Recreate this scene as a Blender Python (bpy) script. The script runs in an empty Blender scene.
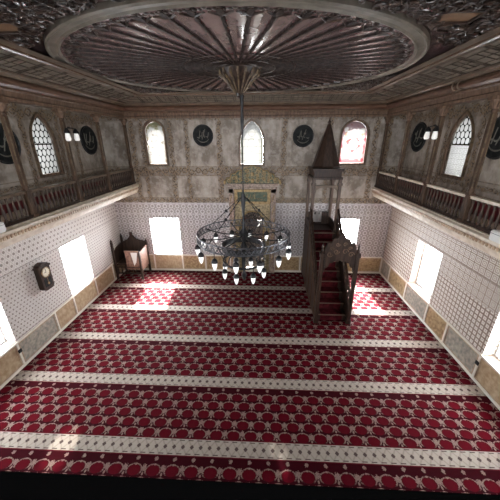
import bpy, bmesh, math, random
from mathutils import Vector, Matrix
PI = math.pi
random.seed(7)
sc = bpy.context.scene
C = sc.collection

# ------------------------------------------------------------------ node helper
class X:
    def __init__(s, nt, o): s.nt = nt; s.o = o
    def __add__(s, b): return mth(s.nt, 'ADD', s, b)
    __radd__ = __add__
    def __sub__(s, b): return mth(s.nt, 'SUBTRACT', s, b)
    def __rsub__(s, b): return mth(s.nt, 'SUBTRACT', b, s)
    def __mul__(s, b): return mth(s.nt, 'MULTIPLY', s, b)
    __rmul__ = __mul__
    def __truediv__(s, b): return mth(s.nt, 'DIVIDE', s, b)
def mth(nt, op, a, b=None, c=None):
    n = nt.nodes.new('ShaderNodeMath'); n.operation = op
    for i, v in enumerate((a, b, c)):
        if v is None: continue
        if isinstance(v, X): nt.links.new(v.o, n.inputs[i])
        else: n.inputs[i].default_value = v
    return X(nt, n.outputs[0])
def ab(a): return mth(a.nt, 'ABSOLUTE', a)
def fl(a): return mth(a.nt, 'FLOOR', a)
def fr(a): return mth(a.nt, 'FRACT', a)
def pmod(a, b): return mth(a.nt, 'FLOORED_MODULO', a, b)
def mx(a, b): return mth(a.nt, 'MAXIMUM', a, b)
def mn(a, b): return mth(a.nt, 'MINIMUM', a, b)
def sq(a): return mth(a.nt, 'SQRT', a)
def sn(a): return mth(a.nt, 'SINE', a)
def lt(a, b, soft=0.0):                      # 1 where a<b
    if soft == 0: return mth(a.nt, 'LESS_THAN', a, b)
    n = a.nt.nodes.new('ShaderNodeMapRange'); n.interpolation_type = 'SMOOTHSTEP'
    a.nt.links.new(a.o, n.inputs[0])
    bb = b
    n.inputs[1].default_value = bb - soft; n.inputs[2].default_value = bb + soft
    n.inputs[3].default_value = 1; n.inputs[4].default_value = 0
    return X(a.nt, n.outputs[0])
def gt(a, b, soft=0.0): return 1 - lt(a, b, soft)
def band(a, lo, hi, soft=0.0): return gt(a, lo, soft) * lt(a, hi, soft)
def ring(d, r, w, soft): return lt(ab(d - r), w, soft)
def mixc(nt, f, a, b):
    n = nt.nodes.new('ShaderNodeMix'); n.data_type = 'RGBA'
    for i, v in ((0, f), (6, a), (7, b)):
        if isinstance(v, X): nt.links.new(v.o, n.inputs[i])
        elif i == 0: n.inputs[0].default_value = v
        else: n.inputs[i].default_value = (*v, 1)
    return X(nt, n.outputs[2])
def pos(nt, kind='world'):
    if kind == 'world':
        g = nt.nodes.new('ShaderNodeNewGeometry').outputs['Position']
    else:
        g = nt.nodes.new('ShaderNodeTexCoord').outputs['Object']
    s = nt.nodes.new('ShaderNodeSeparateXYZ'); nt.links.new(g, s.inputs[0])
    return X(nt, g), X(nt, s.outputs[0]), X(nt, s.outputs[1]), X(nt, s.outputs[2])
def comb(nt, x, y, z):
    n = nt.nodes.new('ShaderNodeCombineXYZ')
    for i, v in enumerate((x, y, z)):
        if isinstance(v, X): nt.links.new(v.o, n.inputs[i])
        else: n.inputs[i].default_value = v
    return X(nt, n.outputs[0])
def noise(nt, vec, scale, detail=3, rough=.55, dist=0):
    n = nt.nodes.new('ShaderNodeTexNoise'); n.inputs['Scale'].default_value = scale
    n.inputs['Detail'].default_value = detail; n.inputs['Roughness'].default_value = rough
    n.inputs['Distortion'].default_value = dist
    nt.links.new(vec.o, n.inputs['Vector']); return X(nt, n.outputs[0])
def new_mat(name):
    m = bpy.data.materials.new(name); m.use_nodes = True
    nt = m.node_tree; return m, nt, nt.nodes['Principled BSDF']
def setc(nt, b, col, rough=None, bump=None, bs=.3, bd=.02):
    nt.links.new(col.o, b.inputs['Base Color'])
    if rough is not None: b.inputs['Roughness'].default_value = rough
    if bump is not None:
        n = nt.nodes.new('ShaderNodeBump'); n.inputs['Strength'].default_value = bs; n.inputs['Distance'].default_value = bd
        nt.links.new(bump.o, n.inputs['Height']); nt.links.new(n.outputs[0], b.inputs['Normal'])
def noisy(name, c1, c2, scale=6, rough=.5, metal=0, stretch=(1, 1, 1), bs=0, spec=.5, kind='obj', lo=.35, hi=.65):
    m, nt, b = new_mat(name)
    P, x, y, z = pos(nt, kind)
    v = comb(nt, x*stretch[0], y*stretch[1], z*stretch[2])
    n = noise(nt, v, scale, 5)
    setc(nt, b, mixc(nt, gt(n, (lo+hi)/2, (hi-lo)/2), c1, c2), rough, n if bs else None, bs)
    b.inputs['Metallic'].default_value = metal; b.inputs['Specular IOR Level'].default_value = spec
    return m
def flat(name, c, rough=.5, metal=0, emit=0):
    m, nt, b = new_mat(name)
    P, x, y, z = pos(nt, 'obj'); n = noise(nt, P, 9, 2)
    setc(nt, b, mixc(nt, n, tuple(v*.9 for v in c), tuple(min(1, v*1.1) for v in c)), rough)
    b.inputs['Metallic'].default_value = metal
    if emit:
        b.inputs['Emission Color'].default_value = (*c, 1); b.inputs['Emission Strength'].default_value = emit
    return m

# ------------------------------------------------------------------ mesh helpers
def box(bm, x0, x1, y0, y1, z0, z1, M=None):
    v = [bm.verts.new((x, y, z)) for z in (z0, z1) for y in (y0, y1) for x in (x0, x1)]
    for f in ((0, 2, 3, 1), (4, 5, 7, 6), (0, 1, 5, 4), (2, 6, 7, 3), (0, 4, 6, 2), (1, 3, 7, 5)):
        bm.faces.new([v[i] for i in f])
    if M is not None: bmesh.ops.transform(bm, matrix=M, verts=v)
    return v
def prism(bm, pts, a, b, axis='y', M=None):
    """polygon pts (p,q) extruded from a to b.  axis y: (p,.,q)  x: (.,p,q)  z: (p,q,.)"""
    def mk(p, q, t):
        return {'y': (p, t, q), 'x': (t, p, q), 'z': (p, q, t)}[axis]
    v0 = [bm.verts.new(mk(p, q, a)) for p, q in pts]; v1 = [bm.verts.new(mk(p, q, b)) for p, q in pts]
    n = len(pts)
    bm.faces.new(v0); bm.faces.new(v1[::-1])
    for i in range(n):
        bm.faces.new((v0[i], v1[i], v1[(i+1) % n], v0[(i+1) % n]))
    if M is not None: bmesh.ops.transform(bm, matrix=M, verts=v0+v1)
    return v0+v1
def lathe(bm, prof, c=(0, 0, 0), seg=16, sx=1, sy=1, M=None):
    rings = []; allv = []
    for r, z in prof:
        rg = [bm.verts.new((c[0]+sx*r*math.cos(2*PI*(i+.5)/seg), c[1]+sy*r*math.sin(2*PI*(i+.5)/seg), c[2]+z)) for i in range(seg)]
        rings.append(rg); allv += rg
    for a, b in zip(rings, rings[1:]):
        for i in range(seg):
            bm.faces.new((a[i], a[(i+1) % seg], b[(i+1) % seg], b[i]))
    bm.faces.new(rings[0][::-1]); bm.faces.new(rings[-1])
    if M is not None: bmesh.ops.transform(bm, matrix=M, verts=allv)
    return allv
def tube(bm, pts, r, n=6, closed=False):
    pts = [Vector(p) for p in pts]; rs = r if isinstance(r, (list, tuple)) else [r]*len(pts)
    rings = []; N = len(pts); prev = None
    for i, p in enumerate(pts):
        if closed: t = pts[(i+1) % N]-pts[i-1]
        else: t = pts[min(i+1, N-1)]-pts[max(i-1, 0)]
        t.normalize()
        if prev is None:
            u = t.orthogonal().normalized()
        else:
            u = (prev - t*prev.dot(t))
            u = u.normalized() if u.length > 1e-6 else t.orthogonal().normalized()
        prev = u; w = t.cross(u)
        rings.append([bm.verts.new(p+(u*math.cos(2*PI*k/n)+w*math.sin(2*PI*k/n))*rs[i]) for k in range(n)])
    for i in range(N if closed else N-1):
        a, b = rings[i], rings[(i+1) % N]
        for k in range(n): bm.faces.new((a[k], a[(k+1) % n], b[(k+1) % n], b[k]))
    if not closed: bm.faces.new(rings[0][::-1]); bm.faces.new(rings[-1])
def torus(bm, R, r, c=(0, 0, 0), n=40, m=6, sx=1, sy=1, axis='z'):
    pts = []
    for i in range(n):
        a = 2*PI*i/n; p, q = R*sx*math.cos(a), R*sy*math.sin(a)
        pts.append((c[0]+p, c[1]+q, c[2]) if axis == 'z' else (c[0]+p, c[1], c[2]+q))
    tube(bm, pts, r, m, True)
def ball(bm, c, r, sx=1, sy=1, sz=1):
    lathe(bm, [(r*math.sin(PI*i/7), -r*sz*math.cos(PI*i/7)) for i in (.25, 1, 2, 3, 4, 5, 6, 6.75)], c, 10, sx, sy)
def B(): return bmesh.new()
def obj(name, bm, mat, parent=None, loc=None, rz=0, smooth=False):
    bmesh.ops.recalc_face_normals(bm, faces=bm.faces[:])
    me = bpy.data.meshes.new(name); bm.to_mesh(me); bm.free()
    if smooth:
        for p in me.polygons: p.use_smooth = True
        try: me.set_sharp_from_angle(angle=math.radians(40))
        except Exception: pass
    me.materials.append(mat)
    o = bpy.data.objects.new(name, me); C.objects.link(o)
    if parent is not None: o.parent = parent
    if loc is not None: o.location = loc
    o.rotation_euler.z = rz
    return o
def tag(o, label, cat, group=None):
    o['label'] = label; o['category'] = cat
    if group: o['group'] = group
    return o
def thing(name, label, cat, loc=(0, 0, 0), rz=0, group=None):
    o = bpy.data.objects.new(name, None); C.objects.link(o); o.empty_display_size = .1
    o.location = loc; o.rotation_euler.z = rz
    return tag(o, label, cat, group)
def struct(name, bm, mat, parent=None, loc=None, rz=0, smooth=False):
    o = obj(name, bm, mat, parent, loc, rz, smooth)
    if parent is None: o['kind'] = 'structure'
    return o
def dup(o, parent=None):
    c = o.copy(); C.objects.link(c); c.parent = parent
    for ch in list(o.children): dup(ch, c)
    return c

# ------------------------------------------------------------------ dimensions (metres)
XL, XR, YB, YR, ZC = -4.85, 4.11, 8.72, -2.2, 5.50
GL, GR = -4.07, 3.50           # balustrade planes of the two side galleries
ZG = 3.0                       # gallery ledge height
ROW0, ROW = 2.69, 1.2153       # carpet bands

# ------------------------------------------------------------------ materials
M = {}
M['dark_wood'] = noisy('dark_wood', (.018, .010, .007), (.048, .027, .018), 4, .42, stretch=(6, 6, .8))
M['tower_wood'] = noisy('tower_wood', (.05, .028, .018), (.11, .065, .042), 4, .45, stretch=(5, 5, .7))
M['mid_wood'] = noisy('mid_wood', (.085, .05, .032), (.17, .105, .068), 4, .45, stretch=(5, 5, .7))
M['column_wood'] = noisy('column_wood', (.04, .022, .013), (.10, .058, .036), 5, .5, stretch=(4, 4, .8))
M['gilt'] = noisy('gilt', (.22, .14, .06), (.42, .29, .13), 14, .45, .25)
M['ceiling_wood'] = noisy('ceiling_wood', (.12, .075, .072), (.19, .125, .12), 3, .17, stretch=(1, 1, 1))
M['rib_wood'] = noisy('rib_wood', (.010, .006, .005), (.035, .021, .016), 24, .55, bs=.5, spec=.25)
M['carving'] = noisy('carving', (.010, .006, .005), (.055, .034, .025), 12, .30, bs=.3, spec=.5)
M['cornice_red'] = noisy('cornice_red', (.075, .036, .022), (.14, .078, .05), 5, .4, stretch=(1, 1, 6))
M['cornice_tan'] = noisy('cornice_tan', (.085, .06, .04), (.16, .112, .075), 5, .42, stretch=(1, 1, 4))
M['fret'] = noisy('fret', (.13, .11, .085), (.22, .185, .14), 8, .42)
M['fret_bar'] = noisy('fret_bar', (.04, .03, .022), (.09, .068, .05), 8, .42, spec=.3)
M['rim'] = noisy('rim', (.13, .115, .09), (.20, .175, .14), 5, .38)
M['panel_tan'] = noisy('panel_tan', (.17, .095, .045), (.27, .16, .08), 5, .5)
M['baluster_wood'] = noisy('baluster_wood', (.035, .02, .014), (.085, .052, .036), 7, .5)
M['black_iron'] = noisy('black_iron', (.012, .012, .013), (.04, .039, .04), 12, .45, .6)
M['steel'] = noisy('steel', (.05, .05, .056), (.13, .13, .14), 10, .35, .75)
M['glass_lamp'] = flat('glass_lamp', (.86, .86, .84), .2, 0, .3)
M['lamp_shade'] = flat('lamp_shade', (.85, .83, .78), .3, 0, .12)
M['white'] = flat('white_paint', (.74, .73, .70), .5)
M['cream'] = flat('cream_paint', (.74, .69, .60), .5)
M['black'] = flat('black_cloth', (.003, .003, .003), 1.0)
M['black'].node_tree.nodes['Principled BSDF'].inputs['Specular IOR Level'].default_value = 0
M['ledge_cream'] = noisy('ledge_cream', (.62, .52, .40), (.76, .68, .56), 9, .5)
M['ledge_brown'] = noisy('ledge_brown', (.36, .24, .15), (.52, .38, .26), 12, .5)
M['red_cloth'] = noisy('red_cloth', (.10, .008, .013), (.19, .018, .026), 8, .9)
M['stair_red'] = noisy('stair_red', (.045, .006, .009), (.10, .012, .018), 9, .95, spec=.1)
M['marble_tan'] = noisy('marble_tan', (.33, .215, .115), (.52, .40, .26), 11, .45, kind='world', stretch=(1.6, 1, 1), lo=.25, hi=.75)
M['marble_brown'] = noisy('marble_brown', (.20, .12, .055), (.46, .32, .17), 14, .45, kind='world', lo=.25, hi=.75)
M['marble_grey'] = noisy('marble_grey', (.20, .19, .165), (.46, .40, .32), 13, .45, kind='world', lo=.25, hi=.75)
M['green_panel'] = noisy('green_panel', (.03, .05, .028), (.085, .10, .055), 14, .5)
M['crest'] = noisy('crest', (.03, .05, .026), (.24, .19, .09), 15, .5, lo=.42, hi=.58)
M['mihrab_tan'] = noisy('mihrab_tan', (.16, .12, .065), (.36, .28, .15), 16, .5)
M['mihrab_pink'] = noisy('mihrab_pink', (.17, .115, .085), (.40, .30, .24), 18, .5)
M['niche'] = noisy('niche_plaster', (.035, .025, .027), (.24, .19, .15), 22, .5, lo=.4, hi=.6)
M['cloth_and_lit_white'] = flat('cloth_and_lit_white', (.62, .58, .55), .9)
M['kursu_red'] = noisy('kursu_red', (.10, .042, .027), (.19, .10, .066), 16, .5)
M['clock_face'] = flat('clock_face', (.75, .70, .55), .4)
M['roundel'] = noisy('roundel_board', (.006, .0065, .007), (.018, .019, .018), 9, .7, spec=.2)
M['lettering'] = flat('lettering', (.11, .10, .08), .6)

M['dark_wood'].node_tree.nodes['Principled BSDF'].inputs['Specular IOR Level'].default_value = .28
M['mid_wood'].node_tree.nodes['Principled BSDF'].inputs['Specular IOR Level'].default_value = .28
M['column_wood'].node_tree.nodes['Principled BSDF'].inputs['Specular IOR Level'].default_value = .28
M['cornice_red'].node_tree.nodes['Principled BSDF'].inputs['Specular IOR Level'].default_value = .28
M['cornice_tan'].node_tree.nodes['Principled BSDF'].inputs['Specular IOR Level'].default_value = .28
M['baluster_wood'].node_tree.nodes['Principled BSDF'].inputs['Specular IOR Level'].default_value = .28
M['fret'].node_tree.nodes['Principled BSDF'].inputs['Specular IOR Level'].default_value = .28
M['rim'].node_tree.nodes['Principled BSDF'].inputs['Specular IOR Level'].default_value = .28
M['dark_gilt'] = noisy('dark_gilt', (.05, .032, .02), (.16, .11, .06), 14, .4, .2)
M['ceiling_wood'].node_tree.nodes['Principled BSDF'].inputs['Specular IOR Level'].default_value = .9
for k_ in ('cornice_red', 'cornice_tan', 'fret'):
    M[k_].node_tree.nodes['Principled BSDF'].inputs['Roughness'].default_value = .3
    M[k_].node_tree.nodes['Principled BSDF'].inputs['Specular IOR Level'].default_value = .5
# carpet
def carpet_mat():
    m, nt, b = new_mat('prayer_carpet')
    P, x, y, z = pos(nt)
    wob = (noise(nt, P, 40, 2)-.5)*.012
    v = pmod(y-(ROW0-ROW/2), ROW)-ROW/2                 # distance from band centre
    bandm = lt(ab(v), .12)
    # rows between the bands, counted from the far side of a band
    t = (pmod(y-ROW0, ROW)-.12)/.171
    row = fl(t); ft = fr(t)-.47
    u = fr(x/.27+pmod(row, 2)*.5)-.5
    dx = u*.27; dy = ft*.171
    d = sq(dx*dx+dy*dy*1.75) + wob
    disc = lt(d, .094, .006)
    arch = ring(d + (noise(nt, P, 75, 2)-.5)*.03, .107, .009, .005)*gt(dy + wob*4, -.045, .02)*gt(noise(nt, P, 48, 2), .40, .06)
    ux = .135-ab(dx)
    sp = sq(ux*ux*1.5+(dy-.03)*(dy-.03))
    sprig = lt(sp + (noise(nt, P, 62, 2)-.5)*.10, .043, .006)
    foot = lt(sq(ux*ux*2.5+(dy+.045)*(dy+.045)) + wob*2, .022, .005)
    crown = lt(sq(dx*dx+(dy-.082)*(dy-.082)) + (noise(nt, P, 60, 2)-.5)*.03, .016, .005)
    motif = mx(mx(arch, sprig), mx(foot, crown))
    rowsm = lt(t, 5)
    # plain strip on the near side of a band: only small sprigs
    gu = fr(x/.27)-.5
    gsp = lt(sq(gu*gu*.073*1.2+(v+.175)*(v+.175)) + (noise(nt, P, 55, 2)-.5)*.05, .028, .006)
    motif = motif*rowsm + gsp*(1-rowsm)
    speck = noise(nt, P, 160, 2)
    red = mixc(nt, disc*rowsm, (.032, .0008, .004), (.10, .0016, .008))
    red = mixc(nt, noise(nt, P, 1.4, 3)*.35, red, (.05, .0012, .005))
    crm = mixc(nt, gt(speck, .5, .12), (.17, .095, .085), (.36, .27, .225))
    base = mixc(nt, motif*.9, red, crm)
    # cream band
    bu = fr(x/.135)-.5; bx = bu*.135
    loz = lt(ab(bx)*1.1+ab(v), .036, .004)
    lattice = ring(fr(x/.135+v*5.0)-.5, 0.0, .09, .04) + ring(fr(x/.135-v*5.0)-.5, 0.0, .09, .04)
    edge = ring(ab(v), .098, .007, .003)*gt(sn(x*46.5), -.2, .1)
    bnd = mixc(nt, mn(lattice, 1)*.38, (.42, .365, .31), (.16, .13, .11))
    bnd = mixc(nt, mx(loz, edge), bnd, (.055, .03, .03))
    bnd = mixc(nt, speck*.25, bnd, (.40, .35, .30))
    line = ring(ab(v), .126, .008, .003)
    col = mixc(nt, bandm, base, bnd)
    col = mixc(nt, line, col, (.10, .006, .014))
    setc(nt, b, col, .93, speck, .25, .01)
    b.inputs['Specular IOR Level'].default_value = .06
    return m
M['carpet'] = carpet_mat()

# walls: stencilled tiles below, painted plaster above
def wall_mat(name, side):
    m, nt, b = new_mat(name)
    P, x, y, z = pos(nt)
    u = x if side in ('back', 'rear') else y
    if side == 'left':
        def dots(p, q, off):
            r = fl(z/q); uu = (fr(u/p+pmod(r, 2)*.5)-.5)*p; vv = (fr(z/q)-.5)*q
            dd = sq(uu*uu+vv*vv)
            return mx(lt(dd, p*.24, p*.05), ring(dd, p*.44, p*.045, p*.03)*.6)
        up = dots(.125, .105, 0); lo = dots(.088, .075, 0)
        sel = gt(z, 1.95)
        pat = up*sel+lo*(1-sel)
        lines = mx(ring(z, 1.95, .012, .004), ring(z, .63, .012, .004))
        pat = mx(pat*.85, lines*.7)
        c1, c2 = (.74, .70, .66), (.11, .065, .05)
    elif side == 'right':
        p = .152; q = .150
        uu = ab(fr(u/p)-.5)*p; vv = ab(fr(z/q)-.5)*q
        e = mx(uu, vv)
        pat = mx(gt(e, p*.42, .004), ring(e, p*.25, p*.06, .004)*.85)
        pat = mx(pat, lt(e, p*.08, .003)*.8)
        p2 = .101; q2 = .1
        e2 = mx(ab(fr(u/p2)-.5)*p2, ab(fr(z/q2)-.5)*q2)
        pat2 = mx(gt(e2, p2*.34, .004), lt(e2, p2*.10, .003)*.8)
        hi_ = gt(z, 1.45)
        pat = pat*hi_+pat2*(1-hi_)
        lines = mx(ring(z, 1.93, .014, .004), ring(z, 2.33, .012, .004))
        pat = mx(pat*1.0, lines*.9)
        c1, c2 = (.74, .69, .62), (.17, .10, .065)
    else:
        p = .205; q = .172
        uu = (fr(u/p)-.5)*p; vv = (fr((z-2.06)/q)-.5)*q
        dd = sq(uu*uu+vv*vv)
        r2 = sq((ab(uu)-p/2)*(ab(uu)-p/2)+(ab(vv)-q/2)*(ab(vv)-q/2))
        white = mx(ring(dd, .058, .013, .005), lt(r2, .022, .006))
        pat = mx((1-white)*.75, lt(dd, .026, .006)*.9)
        lines = mx(mx(ring(z, 2.40, .016, .004), ring(z, 2.06, .012, .004)), ring(z, 1.72, .008, .004)*.5)
        pat = mx(pat*(1-lines), lines*.25)
        c1, c2 = (.60, .565, .56), (.14, .11, .105)
    n1 = noise(nt, P, 30, 3); n2 = noise(nt, P, 1.3, 4)
    tile = mixc(nt, pat*(n1*.5+.6), c1, c2)
    tile = mixc(nt, gt(n2, .52, .15)*.22, tile, (.42, .36, .31))
    # plaster
    st = noise(nt, comb(nt, x*1.0, y*1.0, z*.55), 2.6, 6, .62)
    st2 = noise(nt, P, 9, 4)
    pl = mixc(nt, gt(st, .5, .16), (.38, .325, .27), (.165, .13, .10))
    pl = mixc(nt, gt(st2, .56, .1)*.35, pl, (.50, .45, .40))
    # painted garlands: a wavy stem with curls and leaf blots
    wn = (noise(nt, P, 6, 2)-.5)*.09
    g2 = noise(nt, P, 26, 2, .6, .8); g3 = noise(nt, P, 13, 2, .5, 1.0)
    def vine(t, s_, A, lam, w):
        t = t + wn; s_ = s_ + wn*.5
        ph = t*(2*PI/lam)
        stem = lt(ab(s_ - sn(ph)*A), w, w*.4)
        half = lam/2
        tt = (fr(t/half)-.5)*half
        sg = 1 - pmod(fl(t/half), 2)*2
        q = s_ + sg*(A*-.25)
        dd = sq(tt*tt+q*q)
        curl = mx(ring(dd, A*.72, w*.8, w*.4), lt(dd, A*.28, w*.4))
        leaf = lt(ab(s_), A*1.5, A*.2)*gt(g3, .60, .04)
        return mx(mx(stem, curl), leaf), lt(ab(s_), A*1.45, A*.3)
    if side in ('back', 'rear'):
        H_ = [(3.42, .095, .42), (2.52, .055, .3), (4.97, .085, .40)]
        V_ = [(-3.92, .06), (-3.62, .05), (-2.76, .06), (-2.28, .05), (-1.30, .06), (.62, .06), (1.95, .05), (3.25, .06), (3.62, .05)]
    else:
        H_ = [(3.44, .035, .3), (4.84, .085, .4)]
        V_ = [(8.60, .05), (7.45, .045), (6.86, .05), (5.82, .05), (4.75, .045), (3.3, .05)]
    vn = None; zone = None
    for c_, A_, l_ in H_:
        a_, b_ = vine(u, z-c_, A_, l_, A_*.26)
        vn = a_ if vn is None else mx(vn, a_); zone = b_ if zone is None else mx(zone, b_)
    for c_, A_ in V_:
        a_, b_ = vine(z, u-c_, A_, .36, A_*.32)
        vn = mx(vn, a_); zone = mx(zone, b_)
    ln = mx(mx(ring(z, 3.30, .012, .006), ring(z, 3.56, .010, .006)), ring(z, 2.60, .010, .005))
    pl = mixc(nt, zone*.45, pl, (.13, .098, .07))
    ocol = mixc(nt, gt(g2, .50, .06), (.05, .032, .02), (.25, .165, .09))
    pl = mixc(nt, mx(vn*.9, ln*.6), pl, ocol)
    if side in ('left', 'right'):
        pl = mixc(nt, lt(z, 3.20, .01), pl, (.13, .016, .02))
    up = gt(z, 2.44, .005)
    col = mixc(nt, up, tile, pl)
    setc(nt, b, col, .55, st2, .12, .01)
    b.inputs['Specular IOR Level'].default_value = .3
    return m
for s in ('left', 'right', 'back', 'rear'): M['wall_'+s] = wall_mat('wall_'+s, s)

# ------------------------------------------------------------------ shell
bm = B(); box(bm, XL-.4, XR+.4, YR-.4, YB+.4, -.2, 0); struct('floor', bm, M['cream'])
bm = B(); box(bm, XL-.4, XR+.4, YR-.4, YB+.4, ZC, ZC+.2); struct('ceiling', bm, M['ceiling_wood'])
bm = B(); box(bm, XL+.03, XR-.03, YR+.02, YB-.03, 0, .012)
tag(obj('carpet', bm, M['carpet']), 'red prayer carpet with cream banded rows covering the whole floor', 'carpet')

def arch_pts(w, h, kind):
    hw = w/2
    if kind == 'rect': return [(-hw, 0), (hw, 0), (hw, h), (-hw, h)]
    pts = [(-hw, 0), (hw, 0)]
    if kind == 'round':
        s = h-hw
        pts += [(hw*math.cos(a), s+hw*math.sin(a)) for a in [PI*i/12 for i in range(13)]]
    else:
        R = w*.95; s = h-math.sqrt(R*R-(R-hw)**2); cx = hw-R
        am = math.acos((R-hw)/R)
        right = [(cx+R*math.cos(am*i/7), s+R*math.sin(am*i/7)) for i in range(8)]
        pts += right + [(-p, q) for p, q in right[::-1][1:]]
    return pts
WIN = []   # (side, centre u, z, w, h, kind, pane style)
WIN += [('left', 6.40, .62, .97, 1.30, 'rect', 'clear'), ('left', 3.69, .62, .97, 1.30, 'rect', 'clear'), ('left', .9, .62, .97, 1.30, 'rect', 'clear'),
        ('right', 6.45, .60, 1.02, 1.28, 'rect', 'clear'), ('right', 3.68, .60, .99, 1.28, 'rect', 'clear'), ('right', .9, .60, .99, 1.28, 'rect', 'clear'),
        ('back', -3.26, .64, .98, 1.27, 'rect', 'clear'), ('back', 2.75, .64, .80, 1.29, 'rect', 'clear'),
        ('back', -3.22, 3.64, .56, 1.18, 'round', 'white'), ('back', -.33, 3.63, .66, 1.2, 'pointed', 'white2'), ('back', 2.65, 3.66, .72, 1.14, 'round', 'rose'),
        ('left', 6.32, 3.62, .62, 1.2, 'pointed', 'lattice'), ('left', 3.75, 3.62, .62, 1.2, 'pointed', 'lattice'),
        ('right', 6.33, 3.58, .66, 1.2, 'pointed', 'half'), ('right', 3.75, 3.58, .66, 1.2, 'pointed', 'half')]
WIN += [('rear', -3.3, 3.2, 1.9, 1.75, 'rect', 'clear'), ('rear', -.35, 3.2, 1.9, 1.75, 'rect', 'clear'), ('rear', 2.6, 3.2, 1.9, 1.75, 'rect', 'clear'),  # rear wall windows: unseen, added and sized for fill light from behind the camera
        ('left', .9, 3.62, .62, 1.2, 'pointed', 'lattice'), ('right', .9, 3.58, .66, 1.2, 'pointed', 'half')]
SIDE = {'back': (YB, 0), 'rear': (YR, PI), 'left': (XL, PI/2), 'right': (XR, -PI/2)}
def side_matrix(side, u, z):
    w, r = SIDE[side]
    p = (u, w, z) if side in ('back', 'rear') else (w, u, z)
    return Matrix.Translation(p) @ Matrix.Rotation(r, 4, 'Z')
T = .36
def wall(side, b, extra=None):
    bm = B(); box(bm, *b); bmesh.ops.recalc_face_normals(bm, faces=bm.faces[:])
    me = bpy.data.meshes.new('w'); bm.to_mesh(me); bm.free()
    o = bpy.data.objects.new('w', me); C.objects.link(o)
    bm = B()
    for s, u, z, w, h, k, st in WIN:
        if s == side: prism(bm, arch_pts(w, h, k), -.1, T+.1, 'y', side_matrix(s, u, z))
    if extra: prism(bm, extra, -.1, T+.1, 'y', side_matrix(side, 0, 0))
    bmesh.ops.recalc_face_normals(bm, faces=bm.faces[:])
    mc = bpy.data.meshes.new('c'); bm.to_mesh(mc); bm.free()
    c = bpy.data.objects.new('c', mc); C.objects.link(c)
    md = o.modifiers.new('b', 'BOOLEAN'); md.operation = 'DIFFERENCE'; md.object = c; md.solver = 'EXACT'
    dg = bpy.context.evaluated_depsgraph_get(); dg.update()
    fin = bpy.data.meshes.new_from_object(o.evaluated_get(dg)); fin.name = 'wall_'+side
    bpy.data.objects.remove(c); bpy.data.objects.remove(o)
    fin.materials.clear(); fin.materials.append(M['wall_'+side])
    r = bpy.data.objects.new('wall_'+side, fin); C.objects.link(r); r['kind'] = 'structure'
MX = -.31                                      # mihrab axis
nz = [(MX-.36, 0), (MX+.36, 0), (MX+.36, 1.82)] + [(MX+.36*math.cos(PI*i/12), 1.82+.36*math.sin(PI*i/12)) for i in range(1, 12)] + [(MX-.36, 1.82)]
wall('left', (XL-T, XL, YR, YB, 0, ZC))
wall('right', (XR, XR+T, YR, YB, 0, ZC))
wall('back', (XL-T, XR+T, YB, YB+T, 0, ZC), nz)
wall('rear', (XL-T, XR+T, YR-T, YR, 0, ZC))

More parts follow.
